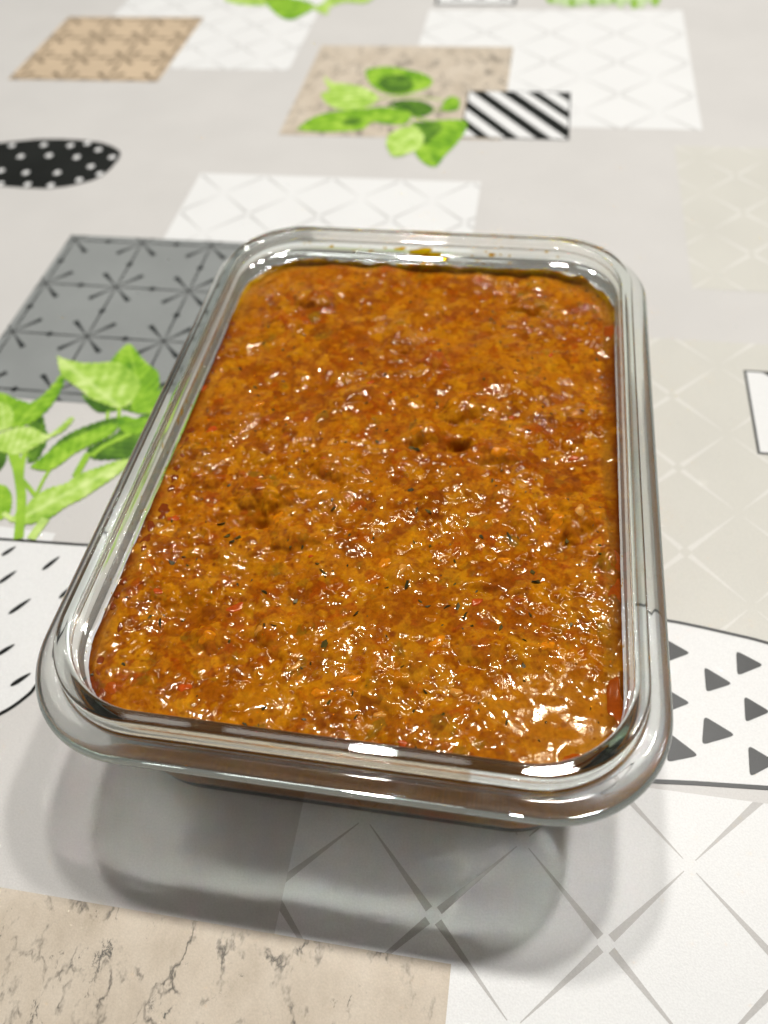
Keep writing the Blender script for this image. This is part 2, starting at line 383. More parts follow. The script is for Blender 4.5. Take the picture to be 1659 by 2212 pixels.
sprig('bright green mint sprig print beside the grey square', fL, [
 ([(690,480),(760,520),(860,560),(980,600),(1060,590),(1110,560),(1130,640),(1030,620),(920,640),(830,640),(760,590),(710,530)], (1030,600),(700,500), D_, 4),
 ([(230,760),(300,700),(360,660),(390,780),(410,860),(330,1030),(260,1065),(230,1040)], (300,1000),(380,680), D_, 4),
 ([(730,950),(820,900),(960,830),(1040,760),(1130,700),(1280,650),(1250,800),(1150,960),(1080,1030),(950,1040),(800,1040),(750,1000)], (760,990),(1230,740), D_, 4),
 ([(0,1250),(50,1260),(90,1310),(105,1380),(90,1480),(40,1530),(-60,1550),(-60,1260)], (0,1500),(20,1260), M_, 4),
 ([(-60,840),(0,860),(60,1000),(40,1080),(0,1130),(-60,1150)], (0,1000),(20,880), D_, 4),
 ([(1160,430),(1300,470),(1400,430),(1420,600),(1310,640),(1200,655),(1130,640),(1110,560)], (1130,610),(1400,480), M_, 5),
 ([(930,215),(1000,130),(1080,65),(1130,90),(1190,170),(1260,240),(1330,290),(1350,370),(1340,450),(1300,480),(1180,440),(1120,380),(1060,300),(1000,260)], (1180,440),(1085,75), M_, 5),
 ([(485,165),(560,195),(640,212),(720,225),(860,222),(930,215),(1040,240),(1120,300),(1180,370),(1185,430),(1140,520),(1090,580),(990,605),(860,565),(760,520),(680,450),(600,395),(530,340),(500,270)], (1010,600),(490,175), L_, 6),
 ([(990,690),(1060,668),(1130,690),(1200,690),(1300,700),(1250,800),(1100,830),(1020,790),(985,740)], (1000,770),(1280,720), M_, 5.5),
 ([(410,965),(520,862),(640,792),(800,730),(900,700),(1000,685),(985,760),(880,790),(700,850),(520,930)], (420,950),(990,700), D_, 5),
 ([(250,1105),(330,1040),(420,970),(520,910),(640,850),(760,800),(880,755),(985,725),(1005,760),(960,820),(860,880),(740,935),(620,1000),(540,1065),(430,1130),(330,1130)], (420,1120),(1000,740), M_, 6),
 ([(95,1550),(150,1480),(220,1440),(260,1385),(320,1335),(420,1280),(560,1240),(640,1180),(760,1130),(880,1090),(1000,1050),(1110,1035),(1040,1130),(940,1210),(820,1290),(700,1370),(560,1440),(450,1520),(330,1570),(180,1592)], (120,1570),(1090,1050), L_, 6),
 ([(0,475),(60,488),(130,525),(240,560),(270,600),(210,700),(130,770),(60,760),(-60,700),(-60,470)], (130,760),(30,490), M_, 5),
 ([(530,300),(545,390),(470,540),(380,650),(250,740),(140,765),(200,650),(265,560),(320,530),(420,440)], (150,760),(530,320), M_, 5.5),
 ([(-60,560),(0,560),(100,605),(112,740),(60,790),(-60,790)], (40,780),(20,570), L_, 6),
 ([(-60,840),(0,820),(80,790),(180,765),(290,775),(400,830),(500,770),(590,688),(628,700),(540,800),(420,865),(300,940),(200,990),(100,1000),(0,975),(-60,960)], (110,990),(610,700), L_, 6.5),
 ], [([(110,970),(150,1120),(180,1300),(183,1450),(160,1710)], [0.0035,0.0040,0.0042,0.0040,0.0036]+[0.0036]*30, M_, 6.8),
     ([(215,970),(190,1080),(180,1180)], 0.0022, M_, 5),
     ([(170,1190),(235,1260),(300,1345)], 0.0017, M_, 5), ([(425,1120),(370,1210),(310,1335)], 0.0014, M_, 5),
     ([(750,985),(700,1070),(640,1180)], 0.0030, M_, 5.6), ([(1110,820),(960,890),(860,940),(780,1010)], 0.0022, M_, 6.2),
     ([(390,1540),(330,1620),(265,1712)], 0.0036, L_, 6.8), ([(1010,590),(1005,690)], 0.0016, M_, 6), ([(915,630),(905,705)], 0.0014, M_, 5), ([(30,1490),(120,1560)], 0.002, L_, 5)], 0.0005)
fM = lambda x, y: T(424.5+x*0.5117, 60.6+y*0.5117)
sprig('green mint sprig print lying across the far stone square', fM, [
 ([(800,325),(850,308),(940,308),(1000,335),(985,365),(930,378),(880,350)], (880,350),(1000,335), D_, 4),
 ([(715,175),(800,163),(880,175),(960,195),(997,222),(980,252),(930,270),(860,285),(790,275),(740,245),(715,205)], (980,240),(720,190), M_, 4),
 ([(765,230),(800,205),(860,200),(910,225),(900,265),(850,280),(795,268)], (900,250),(770,220), D_, 4.5),
 ([(538,203),(575,230),(620,235),(700,250),(750,275),(770,300),(740,325),(680,345),(600,345),(550,320),(525,280),(560,265),(545,235)], (760,310),(540,210), L_, 4),
 ([(420,432),(480,385),(560,358),(680,345),(780,335),(870,345),(908,368),(880,408),(800,408),(740,400),(700,430),(600,440),(500,440)], (900,370),(425,430), M_, 5),
 ([(610,402),(650,380),(700,395),(650,414)], (610,400),(700,395), D_, 5.3),
 ([(1030,345),(1050,305),(1080,290),(1110,305),(1105,345),(1060,355)], (1040,350),(1100,300), M_, 5),
 ([(905,400),(1000,393),(1100,388),(1142,400),(1135,440),(1090,500),(1050,540),(1010,587),(960,572),(920,525),(930,470)], (930,420),(1000,580), M_, 5),
 ([(905,400),(1020,400),(1035,430),(1000,465),(960,495),(940,450)], (905,400),(1000,470), D_, 5.4),
 ([(815,450),(860,425),(920,418),(957,450),(957,490),(920,522),(840,547),(810,520),(800,480)], (930,430),(830,540), L_, 6),
 ], [([(770,300),(900,290),(1040,305)], 0.0012, M_, 3.5), ([(900,370),(1000,400)], 0.0015, M_, 3.6), ([(1000,345),(1040,350)], 0.001, M_, 3.6)], 0.0006)
fT = lambda x, y: T(x*0.5, y*0.5)
sprig('green mint leaves print above the white square', fT, [
 ([(965,0),(1030,20),(1150,22),(1200,-30),(1000,-40)], (1150,0),(970,0), L_, 4),
 ([(1140,5),(1190,60),(1250,88),(1310,66),(1360,30),(1300,0),(1160,-20)], (1340,20),(1200,60), M_, 5),
 ([(1335,32),(1410,65),(1425,35),(1490,12),(1580,14),(1620,-30),(1450,-20),(1390,20)], (1340,35),(1600,-10), L_, 6)], [], 0.0006)
fD = lambda x, y: T((1368+x/1.2127)*0.60636, y/1.2127*0.60636)
dl = []
for k in range(16):
    cx_ = 720+k*30; h = random.uniform(14, 42); 
    dl.append(([(cx_-22, -10), (cx_-12, h*0.6), (cx_, h), (cx_+14, h*0.6), (cx_+24, -10)], (cx_, -10), (cx_, h), P_ if k % 3 else M_, 2+k % 3))
sprig('pale green dill print along the far white square', fD, dl, [], 0.0008)
poly('white_corner', [(p.x, p.y) for p in (fL(-200,1580), fL(0,1600), fL(470,1660), fL(430,1740), fL(0,1720), fL(-200,1700))], 1, M_WHITE)

# ------------------------------------------------------------------ glass dish
HW, HL, CR = 0.0775, 0.1055, 0.029
Z0 = 0.0007
def rrect(d, n_arc=22, n_x=26, n_y=36):
    a, b = HW-d, HL-d; r = max(CR-0.5*d, 0.006); r = min(r, a-0.001)
    P, NN = [], []
    def arc(cx_, cy_, a0):
        for i in range(n_arc):
            t = a0+(math.pi/2)*i/n_arc; P.append((cx_+r*math.cos(t), cy_+r*math.sin(t))); NN.append((math.cos(t), math.sin(t)))
    def seg(p, q, n, k):
        for i in range(k): P.append((p[0]+(q[0]-p[0])*i/k, p[1]+(q[1]-p[1])*i/k)); NN.append(n)
    arc(a-r, b-r, 0); seg((a-r, b), (-a+r, b), (0, 1), n_x)
    arc(-a+r, b-r, math.pi/2); seg((-a, b-r), (-a, -b+r), (-1, 0), n_y)
    arc(-a+r, -b+r, math.pi); seg((-a+r, -b), (a-r, -b), (0, -1), n_x)
    arc(a-r, -b+r, 1.5*math.pi); seg((a, -b+r), (a, b-r), (1, 0), n_y)
    return P, NN
PROF_OUT = [(0.040,0.0012),(0.024,0.0012),(0.0185,0.0009),(0.0160,0.0001),(0.0145,0.0001),(0.0131,0.0008),(0.0122,0.0028),(0.0115,0.0080),(0.0100,0.0250),(0.0085,0.0420),(0.0080,0.0460),(0.0069,0.0472),(0.0052,0.0477),(0.0034,0.0480),(0.0018,0.0486),(0.0006,0.0496),(0.0000,0.0510),(0.0002,0.0523),(0.0010,0.0536),(0.0022,0.0545),(0.0037,0.0548),(0.0048,0.0545),(0.0056,0.0546),(0.0060,0.0554),(0.0061,0.0566),(0.0062,0.0580),(0.0062,0.0590),(0.00633,0.0597),(0.0066,0.06008),(0.0070,0.0602),(0.0075,0.0602),(0.0085,0.0602),(0.0090,0.0602),(0.00945,0.06008),(0.0097,0.0597),(0.00978,0.0588)]
PROF_IN = [(0.0098,0.0560),(0.0099,0.0520),(0.0101,0.0470),(0.0114,0.0330),(0.0134,0.0160),(0.0142,0.0090),(0.0157,0.0058),(0.0185,0.0042),(0.0240,0.0038),(0.040,0.0038)]
prof = [Vector((a, b, 0)) for a, b in PROF_OUT+PROF_IN]
prof = smooth_curve(prof, 4)
gv, gf = [], []
rings = []
for p in prof:
    P, NN = rrect(p.x); rings.append(len(gv)); gv += [(x, y, p.y+Z0) for x, y in P]
K = len(P)
for r in range(len(prof)-1):
    a, b_ = rings[r], rings[r+1]
    for i in range(K):
        j = (i+1) % K; gf.append((a+i, a+j, b_+j, b_+i))
c0 = len(gv); gv.append((0, 0, 0.0012+Z0)); gv.append((0, 0, 0.0038+Z0))
for i in range(K):
    j = (i+1) % K; gf.append((c0, rings[0]+j, rings[0]+i)); gf.append((c0+1, rings[-1]+i, rings[-1]+j))
gme = mesh('glass_dish', gv, gf, True)
bm = bmesh.new(); bm.from_mesh(gme); bmesh.ops.recalc_face_normals(bm, faces=bm.faces); bm.to_mesh(gme); bm.free()
gb = N('clear_glass')
gb.t.nodes.remove(gb.b)
gl = gb.n('ShaderNodeBsdfGlass', i_Color=(1.0, 1.0, 1.0, 1), i_Roughness=0.0, i_IOR=1.5)
va = gb.n('ShaderNodeVolumeAbsorption', i_Color=(0.55, 0.80, 0.64, 1), i_Density=15.0)
tp_ = gb.n('ShaderNodeBsdfTransparent'); mg_ = gb.n('ShaderNodeMixShader'); mg_.inputs[0].default_value = 0.05
gb.l(gl.outputs[0], mg_.inputs[1]); gb.l(tp_.outputs[0], mg_.inputs[2]); gb.l(mg_.outputs[0], gb.t.nodes['Material Output'].inputs['Surface']); gb.l(va.outputs[0], gb.t.nodes['Material Output'].inputs['Volume'])
DISH = link('glass_dish', gme, gb.m, label='clear rectangular glass food container with rounded corners and a stepped rim', cat='glass container')

# ------------------------------------------------------------------ the stew
ZS = 0.0468
GR = 0.00021
AX, AY = HW-0.0099, HL-0.0099
GX = np.arange(-AX-0.001, AX+0.001, GR); GY = np.arange(-AY-0.001, AY+0.001, GR)
NXg, NYg = len(GX), len(GY)
XX, YY = np.meshgrid(GX, GY)
def vnoise(scale, seed):                    # smooth value noise, feature size in metres
    r = np.random.default_rng(seed)
    nx_, ny_ = int((GX[-1]-GX[0])/scale)+4, int((GY[-1]-GY[0])/scale)+4
    g = r.random((ny_, nx_))
    u = (XX-GX[0])/scale; v = (YY-GY[0])/scale
    i = np.floor(u).astype(int); j = np.floor(v).astype(int); fu = u-i; fv = v-j
    fu = fu*fu*fu*(fu*(fu*6-15)+10); fv = fv*fv*fv*(fv*(fv*6-15)+10)
    return (g[j, i]*(1-fu)+g[j, i+1]*fu)*(1-fv)+(g[j+1, i]*(1-fu)+g[j+1, i+1]*fu)*fv
def fbm(scale, seed, octv=3, gain=0.5):
    s = 0; a = 1; t = 0
    for k in range(octv): s = s+a*vnoise(scale/2**k, seed+17*k); t += a; a *= gain
    return s/t
H = (fbm(0.034, 1, 3)-0.5)*0.0042 + (fbm(0.011, 5, 2)-0.5)*0.0018
Cc = np.zeros((NYg, NXg, 3))
cream = np.array((0.46, 0.146, 0.003)); oily = np.array((0.30, 0.070, 0.0015)); rusty = np.array((0.36, 0.062, 0.002)); amber = np.array((0.54, 0.200, 0.003)); olive_c = np.array((0.24, 0.125, 0.006))
m1 = np.clip((fbm(0.020, 31, 3)-0.38+0.10*np.clip((YY+0.02)/0.09, -0.6, 1))/0.22, 0, 1)[..., None]; m2 = np.clip((fbm(0.006, 41, 3)-0.45)/0.25, 0, 1)[..., None]  # patchy oil; bias to the far side puts its duller light into the colour
Cc[:] = cream*(1-0.8*m1)+oily*0.8*m1
Cc = Cc*(1-0.35*m2)+rusty*0.35*m2
smoothm = np.clip((fbm(0.024, 61, 2)-0.47)/0.16, 0, 1)      # creamy, flatter areas
# flatter towards the front right and along the left wall
fr = np.exp(-(((XX-0.052)/0.016)**2+((YY+0.078)/0.014)**2)); smoothm = np.clip(smoothm*0.8+fr, 0, 1)
G0 = H.copy()
def blob(cx_, cy_, a, b_, ang, h, col=None, sink=0.0, wt=0.6, ex=0.75):
    R = max(a, b_)*1.02
    i0 = max(int((cx_-R-GX[0])/GR), 0); i1 = min(int((cx_+R-GX[0])/GR)+2, NXg)
    j0 = max(int((cy_-R-GY[0])/GR), 0); j1 = min(int((cy_+R-GY[0])/GR)+2, NYg)
    if i1-i0 < 2 or j1-j0 < 2: return
    x = XX[j0:j1, i0:i1]-cx_; y = YY[j0:j1, i0:i1]-cy_
    ca, sa = math.cos(ang), math.sin(ang)
    u = (x*ca+y*sa)/a; v = (-x*sa+y*ca)/b_
    th = np.arctan2(v, u)
    ph = RNG.random(3)*6.28
    d2 = (u*u+v*v)*(1+0.22*np.sin(3*th+ph[0])+0.16*np.sin(5*th+ph[1])+0.10*np.sin(8*th+ph[2]))
    k = np.clip(1-d2, 0, 1)
    jc, ic = min(max(int((cy_-GY[0])/GR), 0), NYg-1), min(max(int((cx_-GX[0])/GR), 0), NXg-1)
    z = 0.5*(G0[jc, ic]+G0[j0:j1, i0:i1])-sink+h*k**ex
    hh = H[j0:j1, i0:i1]
    sm = np.clip(smoothm[jc, ic], 0, 1)
    win = (k > 0)
    new = np.where(win, np.maximum(hh, hh+(z-hh)*(1-0.75*sm)), hh)
    H[j0:j1, i0:i1] = new
    if col is not None:
        wgt = (np.clip(k*3.0, 0, 1)*wt*(z > hh-0.0003))[..., None]
        Cc[j0:j1, i0:i1] = Cc[j0:j1, i0:i1]*(1-wgt)+np.asarray(col)*wgt
pal = [amber, cream, oily, rusty, olive_c, np.array((0.22, 0.045, 0.0015)), np.array((0.58, 0.235, 0.005))]
pw = np.array((0.22, 0.24, 0.22, 0.1, 0.03, 0.09, 0.10))
for n_, (r0, r1), (h0, h1), sink in ((170, (0.0035, 0.0065), (0.0009, 0.0020), 0.0006), (1500, (0.0014, 0.0030), (0.0005, 0.0011), 0.0004), (7000, (0.0006, 0.0013), (0.00024, 0.00060), 0.00010)):
    for k in range(n_):
        a = RNG.uniform(r0, r1); c = pal[RNG.choice(7, p=pw)]*RNG.uniform(0.86, 1.12)
        if k == 0: G0[:] = H
        blob(RNG.uniform(-AX, AX), RNG.uniform(-AY, AY), a*RNG.uniform(1.0, 1.7), a*RNG.uniform(0.6, 1.0), RNG.uniform(0, 3.14), RNG.uniform(h0, h1), c, sink, 0.68 if n_ < 5000 else 0.38, 0.6)
# the few big lumps and hollows one can point to
def at(px, py): return T(px, py, 0.0470)
def lump(cx_, cy_, a, b_, an, h, col):
    x, y = XX-cx_, YY-cy_; u = (x*math.cos(an)+y*math.sin(an))/a; v = (-x*math.sin(an)+y*math.cos(an))/b_
    th = np.arctan2(v, u); ph = RNG.random(3)*6.28
    k = np.clip(1-(u*u+v*v)*(1+0.25*np.sin(2*th+ph[0])+0.18*np.sin(3*th+ph[1])+0.12*np.sin(5*th+ph[2])), 0, 1)
    H[:] += h*0.55*k**0.9; w_ = (np.clip(2*k, 0, 1)*0.4)[..., None]; Cc[:] = Cc*(1-w_)+np.asarray(col)*w_
for px, py, a, b_, an, h, c in ((1000,885,0.0075,0.0055,0.3,0.0050,amber),(925,935,0.0062,0.0042,-0.5,0.0040,cream),(1060,980,0.0080,0.0050,0.2,0.0028,rusty*1.15),(580,1075,0.0085,0.0055,0.5,0.0034,amber),(640,1165,0.0065,0.0045,-0.2,0.0028,cream),(1235,1120,0.0100,0.0070,0.9,0.0026,amber),(450,1375,0.0050,0.0036,0.3,0.0024,amber),(580,1350,0.0052,0.0040,1.2,0.0026,amber),(690,650,0.009,0.006,0.3,0.0026,cream),(760,860,0.0085,0.006,1.0,0.0022,cream),(1030,1400,0.007,0.005,0.2,0.0022,amber),(880,1230,0.007,0.005,1.0,0.0022,amber),(1150,660,0.0075,0.005,0.1,0.0022,cream),(730,1010,0.010,0.006,-0.4,0.0022,amber)):
    p = at(px, py); lump(p.x, p.y, a, b_, an, h, c)
    for _ in range(34):
        r = RNG.uniform(0.0008, 0.0024); t = RNG.uniform(0, 6.28); q = RNG.uniform(0, 0.85)
        if _ == 0: G0[:] = H
        blob(p.x+a*q*math.cos(t), p.y+b_*q*math.sin(t), r*1.3, r, t, r*RNG.uniform(0.45, 0.8), pal[RNG.choice(7, p=pw)], 0.0001, 0.5, 0.6)
for px, py, a, b_, dp in ((990,962,0.0034,0.0017,0.0062),(960,970,0.0022,0.0012,0.0030),(893,964,0.0022,0.0014,0.0032),(560,1128,0.0026,0.0013,0.0034),(525,1132,0.0024,0.0013,0.0026),(470,1120,0.0022,0.0020,0.0018),(820,745,0.0016,0.0050,0.0016),(1040,1275,0.0040,0.0016,0.0016),(850,1040,0.0020,0.0016,0.0018),(870,1490,0.0020,0.0016,0.0014)):
    p = at(px, py); H -= dp*np.exp(-((XX-p.x)/a)**2-((YY-p.y)/b_)**2)
H += (fbm(0.0016, 71, 2)-0.5)*0.00022*(1-0.55*smoothm) + (vnoise(0.0006, 77)-0.5)*0.00005*(1-0.4*smoothm)
def blur(A, sg):
    n_ = int(3*sg)+1; kx = np.exp(-0.5*(np.arange(-n_, n_+1)/sg)**2); kx /= kx.sum()
    P = np.pad(A, n_, 'edge'); P = sum(kx[i]*P[:, i:i+A.shape[1]] for i in range(2*n_+1)); return sum(kx[i]*P[i:i+A.shape[0]] for i in range(2*n_+1))
fr2 = np.clip(np.exp(-(((XX-0.055)/0.0155)**2+((YY+0.080)/0.0125)**2))*1.5, 0, 1)*0.9
H = blur(H, 1.25)*0.94
H = H*(1-fr2)+(0.0009*(vnoise(0.0085, 301)-0.5)+0.0005*(vnoise(0.004, 303)-0.5)-0.0002)*fr2
f3 = (fr2*0.75)[..., None]; Cc = Cc*(1-f3)+np.array((0.44, 0.150, 0.006))*f3
# meniscus: flat, oily rim along the glass
rr = max(CR-0.5*0.0099, 0.006)
qx = np.maximum(np.abs(XX)-(AX-rr), 0); qy = np.maximum(np.abs(YY)-(AY-rr), 0)
edge = np.where((qx > 0) & (qy > 0), rr-np.hypot(qx, qy), np.minimum(AX-np.abs(XX), AY-np.abs(YY)))
ew = np.clip(edge/(0.0014+0.0075*vnoise(0.009, 87)**2), 0, 1)**0.8
H = H*ew + (-0.0006+0.0005*vnoise(0.004, 88))*(1-ew) + 0.0006*np.exp(-np.clip(edge, 0, 1)/0.0005) + 0.0020*vnoise(0.005, 192)*np.exp(-np.clip(edge, 0, 1)/0.0009)*np.clip((YY-0.05)/0.025, 0, 1)
oilm = np.clip((fbm(0.006, 93, 2)-0.36+0.16*np.clip(np.abs(XX)/AX*1.4-0.3, 0, 1))/0.16, 0, 1)*np.exp(-(np.clip(edge, 0, 1)/(0.0018+0.0009*np.clip(np.abs(XX)/AX*1.3, 0, 1)))**2)
Cc = Cc*(1-0.85*oilm[..., None])+np.array((0.19, 0.034, 0.0015))*0.85*oilm[..., None]
creamy = (np.exp(-((edge-0.0032)/0.0016)**2)*np.clip((fbm(0.012, 97, 2)-0.35)/0.2, 0, 1))[..., None]*0.5
Cc = Cc*(1-creamy)+np.array((0.50, 0.21, 0.012))*creamy
back = (np.exp(-(np.clip(edge, 0, 1)/0.0014)**2)*np.clip((YY-0.055)/0.02, 0, 1)*np.clip((vnoise(0.004, 191)+0.1)/0.4, 0, 1))[..., None]
Cc = Cc*(1-back)+np.array((0.78, 0.42, 0.004))*back
# red oil specks: little stains
for k in range(2600):
    cx_, cy_ = RNG.uniform(-AX, AX), RNG.uniform(-AY, AY); r = RNG.uniform(0.00022, 0.00075)*(1.0 if RNG.random() < 0.93 else 1.7)
    i0, j0 = int((cx_-r-GX[0])/GR), int((cy_-r-GY[0])/GR); m = int(2*r/GR)+3
    sl = (slice(max(j0, 0), j0+m), slice(max(i0, 0), i0+m))
    if XX[sl].size == 0: continue
    kk = np.clip(1.6-1.6*((XX[sl]-cx_)**2+(YY[sl]-cy_)**2)/r**2, 0, 1)[..., None]*RNG.uniform(0.25, 0.65)
    Cc[sl] = Cc[sl]*(1-kk)+np.array((0.20, 0.035, 0.002))*kk
Cc *= (0.84+0.20*fbm(0.0012, 101, 2))[..., None]*np.array((0.84, 0.86, 1.0))
# surface mesh: rows follow the rounded outline
ncol, nrow = 620, 850
vs = np.linspace(-AY, AY, nrow)
qy = np.maximum(np.abs(vs)-(AY-rr), 0); hwid = (AX-rr)+np.sqrt(np.maximum(rr*rr-qy*qy, 0))
us = np.linspace(-1, 1, ncol)
VX = us[None, :]*hwid[:, None]; VY = np.repeat(vs[:, None], ncol, 1)
fi = np.clip((VX-GX[0])/GR, 0, NXg-1.001); fj = np.clip((VY-GY[0])/GR, 0, NYg-1.001)
ii, jj = fi.astype(int), fj.astype(int); fu, fv = fi-ii, fj-jj
def samp(F):
    u, v = (fu, fv) if F.ndim == 2 else (fu[..., None], fv[..., None])
    return (F[jj, ii]*(1-u)+F[jj, ii+1]*u)*(1-v)+(F[jj+1, ii]*(1-u)+F[jj+1, ii+1]*u)*v
VZ = samp(H)+ZS+Z0; VC = samp(Cc)
V = np.stack([VX, VY, VZ], -1).reshape(-1, 3); VC = VC.reshape(-1, 3)
idx = np.arange(nrow*ncol).reshape(nrow, ncol)
F = np.stack([idx[:-1, :-1], idx[:-1, 1:], idx[1:, 1:], idx[1:, :-1]], -1).reshape(-1, 4)
# side wall down to the floor of the dish, following the inner wall of the glass
loop = np.concatenate([idx[0, :-1], idx[:-1, -1], idx[-1, :0:-1], idx[:0:-1, 0]])
lp = V[loop]
qx = np.maximum(np.abs(lp[:, 0])-(AX-rr), 0); qy2 = np.maximum(np.abs(lp[:, 1])-(AY-rr), 0)
nn = np.where((np.abs(lp[:, 0]) > AX-rr) & (np.abs(lp[:, 1]) > AY-rr), 1, 0)
nrm = np.zeros((len(loop), 2))
cn = nn == 1
nrm[cn, 0] = qx[cn]*np.sign(lp[cn, 0]); nrm[cn, 1] = qy2[cn]*np.sign(lp[cn, 1])
sd = ~cn
isx = (np.abs(lp[:, 0]) > AX-1e-5) & sd; isy = sd & ~isx
nrm[isx, 0] = np.sign(lp[isx, 0]); nrm[isy, 1] = np.sign(lp[isy, 1])
nrm /= np.maximum(np.linalg.norm(nrm, axis=1), 1e-9)[:, None]
allV, allC, allF = [V], [VC], [F]; base_i = len(V); prev = loop
for d, z in ((0.0102, 0.044), (0.0111, 0.0330), (0.0131, 0.0160), (0.0139, 0.0090), (0.0154, 0.0060), (0.0182, 0.0045)):
    ring = lp.copy(); ring[:, :2] -= nrm*(d-0.0099); ring[:, 2] = z+Z0
    t = RNG.random(len(loop)); cc = np.array((0.56, 0.215, 0.02))[None]*(0.85+0.3*t[:, None])+0*ring  # paler than the surface: light missing below the flange is put into the colour
    allV.append(ring); allC.append(cc); cur = np.arange(base_i, base_i+len(loop)); base_i += len(loop)
    allF.append(np.stack([prev, cur, np.roll(cur, -1), np.roll(prev, -1)], -1)); prev = cur
V = np.concatenate(allV); VC = np.concatenate(allC); F = np.concatenate(allF)
sme = bpy.data.meshes.new('sauce')
sme.vertices.add(len(V)); sme.vertices.foreach_set('co', V.astype(np.float32).ravel())
sme.loops.add(F.size); sme.loops.foreach_set('vertex_index', F.astype(np.int32).ravel())
sme.polygons.add(len(F)); sme.polygons.foreach_set('loop_start', np.arange(0, F.size, 4, dtype=np.int32)); sme.polygons.foreach_set('loop_total', np.full(len(F), 4, dtype=np.int32))
sme.polygons.foreach_set('use_smooth', np.ones(len(F), dtype=bool))
sme.update(calc_edges=True)
ca_ = sme.color_attributes.new('Col', 'FLOAT_COLOR', 'POINT')
ca_.data.foreach_set('color', np.concatenate([VC, np.ones((len(VC), 1))], 1).astype(np.float32).ravel())

sb = N('stew')
at_ = sb.n('ShaderNodeAttribute', attribute_name='Col'); tc = sb.n('ShaderNodeTexCoord')
nz = sb.n('ShaderNodeTexNoise', i_Scale=900.0, i_Detail=3.0, i_Roughness=0.6); sb.l(tc.outputs['Object'], nz.inputs['Vector'])
nb = sb.n('ShaderNodeTexNoise', i_Scale=1500.0, i_Detail=2.0, i_Roughness=0.5); sb.l(tc.outputs['Object'], nb.inputs['Vector'])
vr = sb.ramp(nz.outputs[0], ((0.3, (0.82, 0.78, 0.75)), (0.7, (1.12, 1.14, 1.15))))
sb.l(sb.mix(1.0, at_.outputs[0], vr, 'MULTIPLY'), sb.b.inputs['Base Color'])
bp = sb.n('ShaderNodeBump', i_Strength=0.11, i_Distance=0.0002); sb.l(nb.outputs[0], bp.inputs['Height']); sb.l(bp.outputs[0], sb.b.inputs['Normal'])
sb.set(Roughness=0.07, IOR=1.335, Specular_Tint=(1.0, 0.84, 0.55, 1), Coat_Weight=0.2, Coat_Roughness=0.03, Coat_IOR=1.40, Subsurface_Weight=0.4, Subsurface_Scale=0.0022)
sb.b.inputs['Subsurface Radius'].default_value = (1.0, 0.55, 0.2)
cb = sb.n('ShaderNodeBump', i_Strength=0.07, i_Distance=0.0002); sb.l(nb.outputs[0], cb.inputs['Height']); sb.l(cb.outputs[0], sb.b.inputs['Coat Normal'])

rn = sb.n('ShaderNodeTexNoise', i_Scale=130.0, i_Detail=4.0, i_Roughness=0.6); sb.l(tc.outputs['Object'], rn.inputs['Vector'])
rm = sb.n('ShaderNodeMapRange'); sb.l(rn.outputs[0], rm.inputs[0])
for k_, v_ in ((1, 0.42), (2, 0.60), (3, 0.06), (4, 0.15)): rm.inputs[k_].default_value = v_
sb.l(rm.outputs[0], sb.b.inputs['Roughness'])
cm = sb.n('ShaderNodeMapRange'); sb.l(rn.outputs[0], cm.inputs[0])
for k_, v_ in ((1, 0.40), (2, 0.55), (3, 0.35), (4, 0.0)): cm.inputs[k_].default_value = v_
sb.l(cm.outputs[0], sb.b.inputs['Coat Weight'])
qm = sb.n('ShaderNodeMapRange'); sb.l(rn.outputs[0], qm.inputs[0])
for k_, v_ in ((1, 0.42), (2, 0.58), (3, 0.50), (4, 0.14)): qm.inputs[k_].default_value = v_
sb.l(qm.outputs[0], sb.b.inputs['Specular IOR Level'])
STEW = bpy.data.objects.new('vegetable_stew', None); COL.objects.link(STEW)
STEW['label'] = 'glossy orange brown chunky vegetable stew filling the glass container'; STEW['category'] = 'stew'
link('sauce', sme, sb.m, STEW)

def zs(x, y):
    i = min(max(int((x-GX[0])/GR), 0), NXg-1); j = min(max(int((y-GY[0])/GR), 0), NYg-1)
    return H[j, i]+ZS+Z0
HB3, HB9 = blur(H, 3.0), blur(H, 8.0)
def patch(name, mat, cx_, cy_, a, b_, ang, h, seed, HF):          # a soft piece that lies in the surface and follows it
    r_ = random.Random(seed); ph = [r_.uniform(0, 6.28) for _ in range(3)]; K_, R_ = 26, 6
    vs_, fs_ = [], []
    def put(u, v, q):
        x = min(max(cx_+u, -AX+0.0003), AX-0.0003); y = min(max(cy_+v, -AY+0.0003), AY-0.0003)
        i = min(max(int((x-GX[0])/GR), 0), NXg-1); j = min(max(int((y-GY[0])/GR), 0), NYg-1)
        vs_.append((x, y, 0.5*(HF[j, i]+max(HF[j, i], H[j, i]))+ZS+Z0+h*max(1-q**3, 0)-0.00022*q**6))
    put(0, 0, 0)
    for r in range(1, R_+1):
        q = r/R_
        for k in range(K_):
            t = k*math.tau/K_; rad = q*(1+0.16*math.sin(2*t+ph[0])+0.12*math.sin(3*t+ph[1])+0.08*math.sin(5*t+ph[2]))
            u, v = a*rad*math.cos(t), b_*rad*math.sin(t); put(u*math.cos(ang)-v*math.sin(ang), u*math.sin(ang)+v*math.cos(ang), q)
    for k in range(K_):
        fs_.append((0, 1+k, 1+(k+1) % K_))
        for r in range(R_-1):
            p_, n_ = 1+r*K_, 1+(r+1)*K_; fs_.append((p_+k, n_+k, n_+(k+1) % K_, p_+(k+1) % K_))
    return link(name, mesh(name, vs_, fs_, True), mat, STEW)
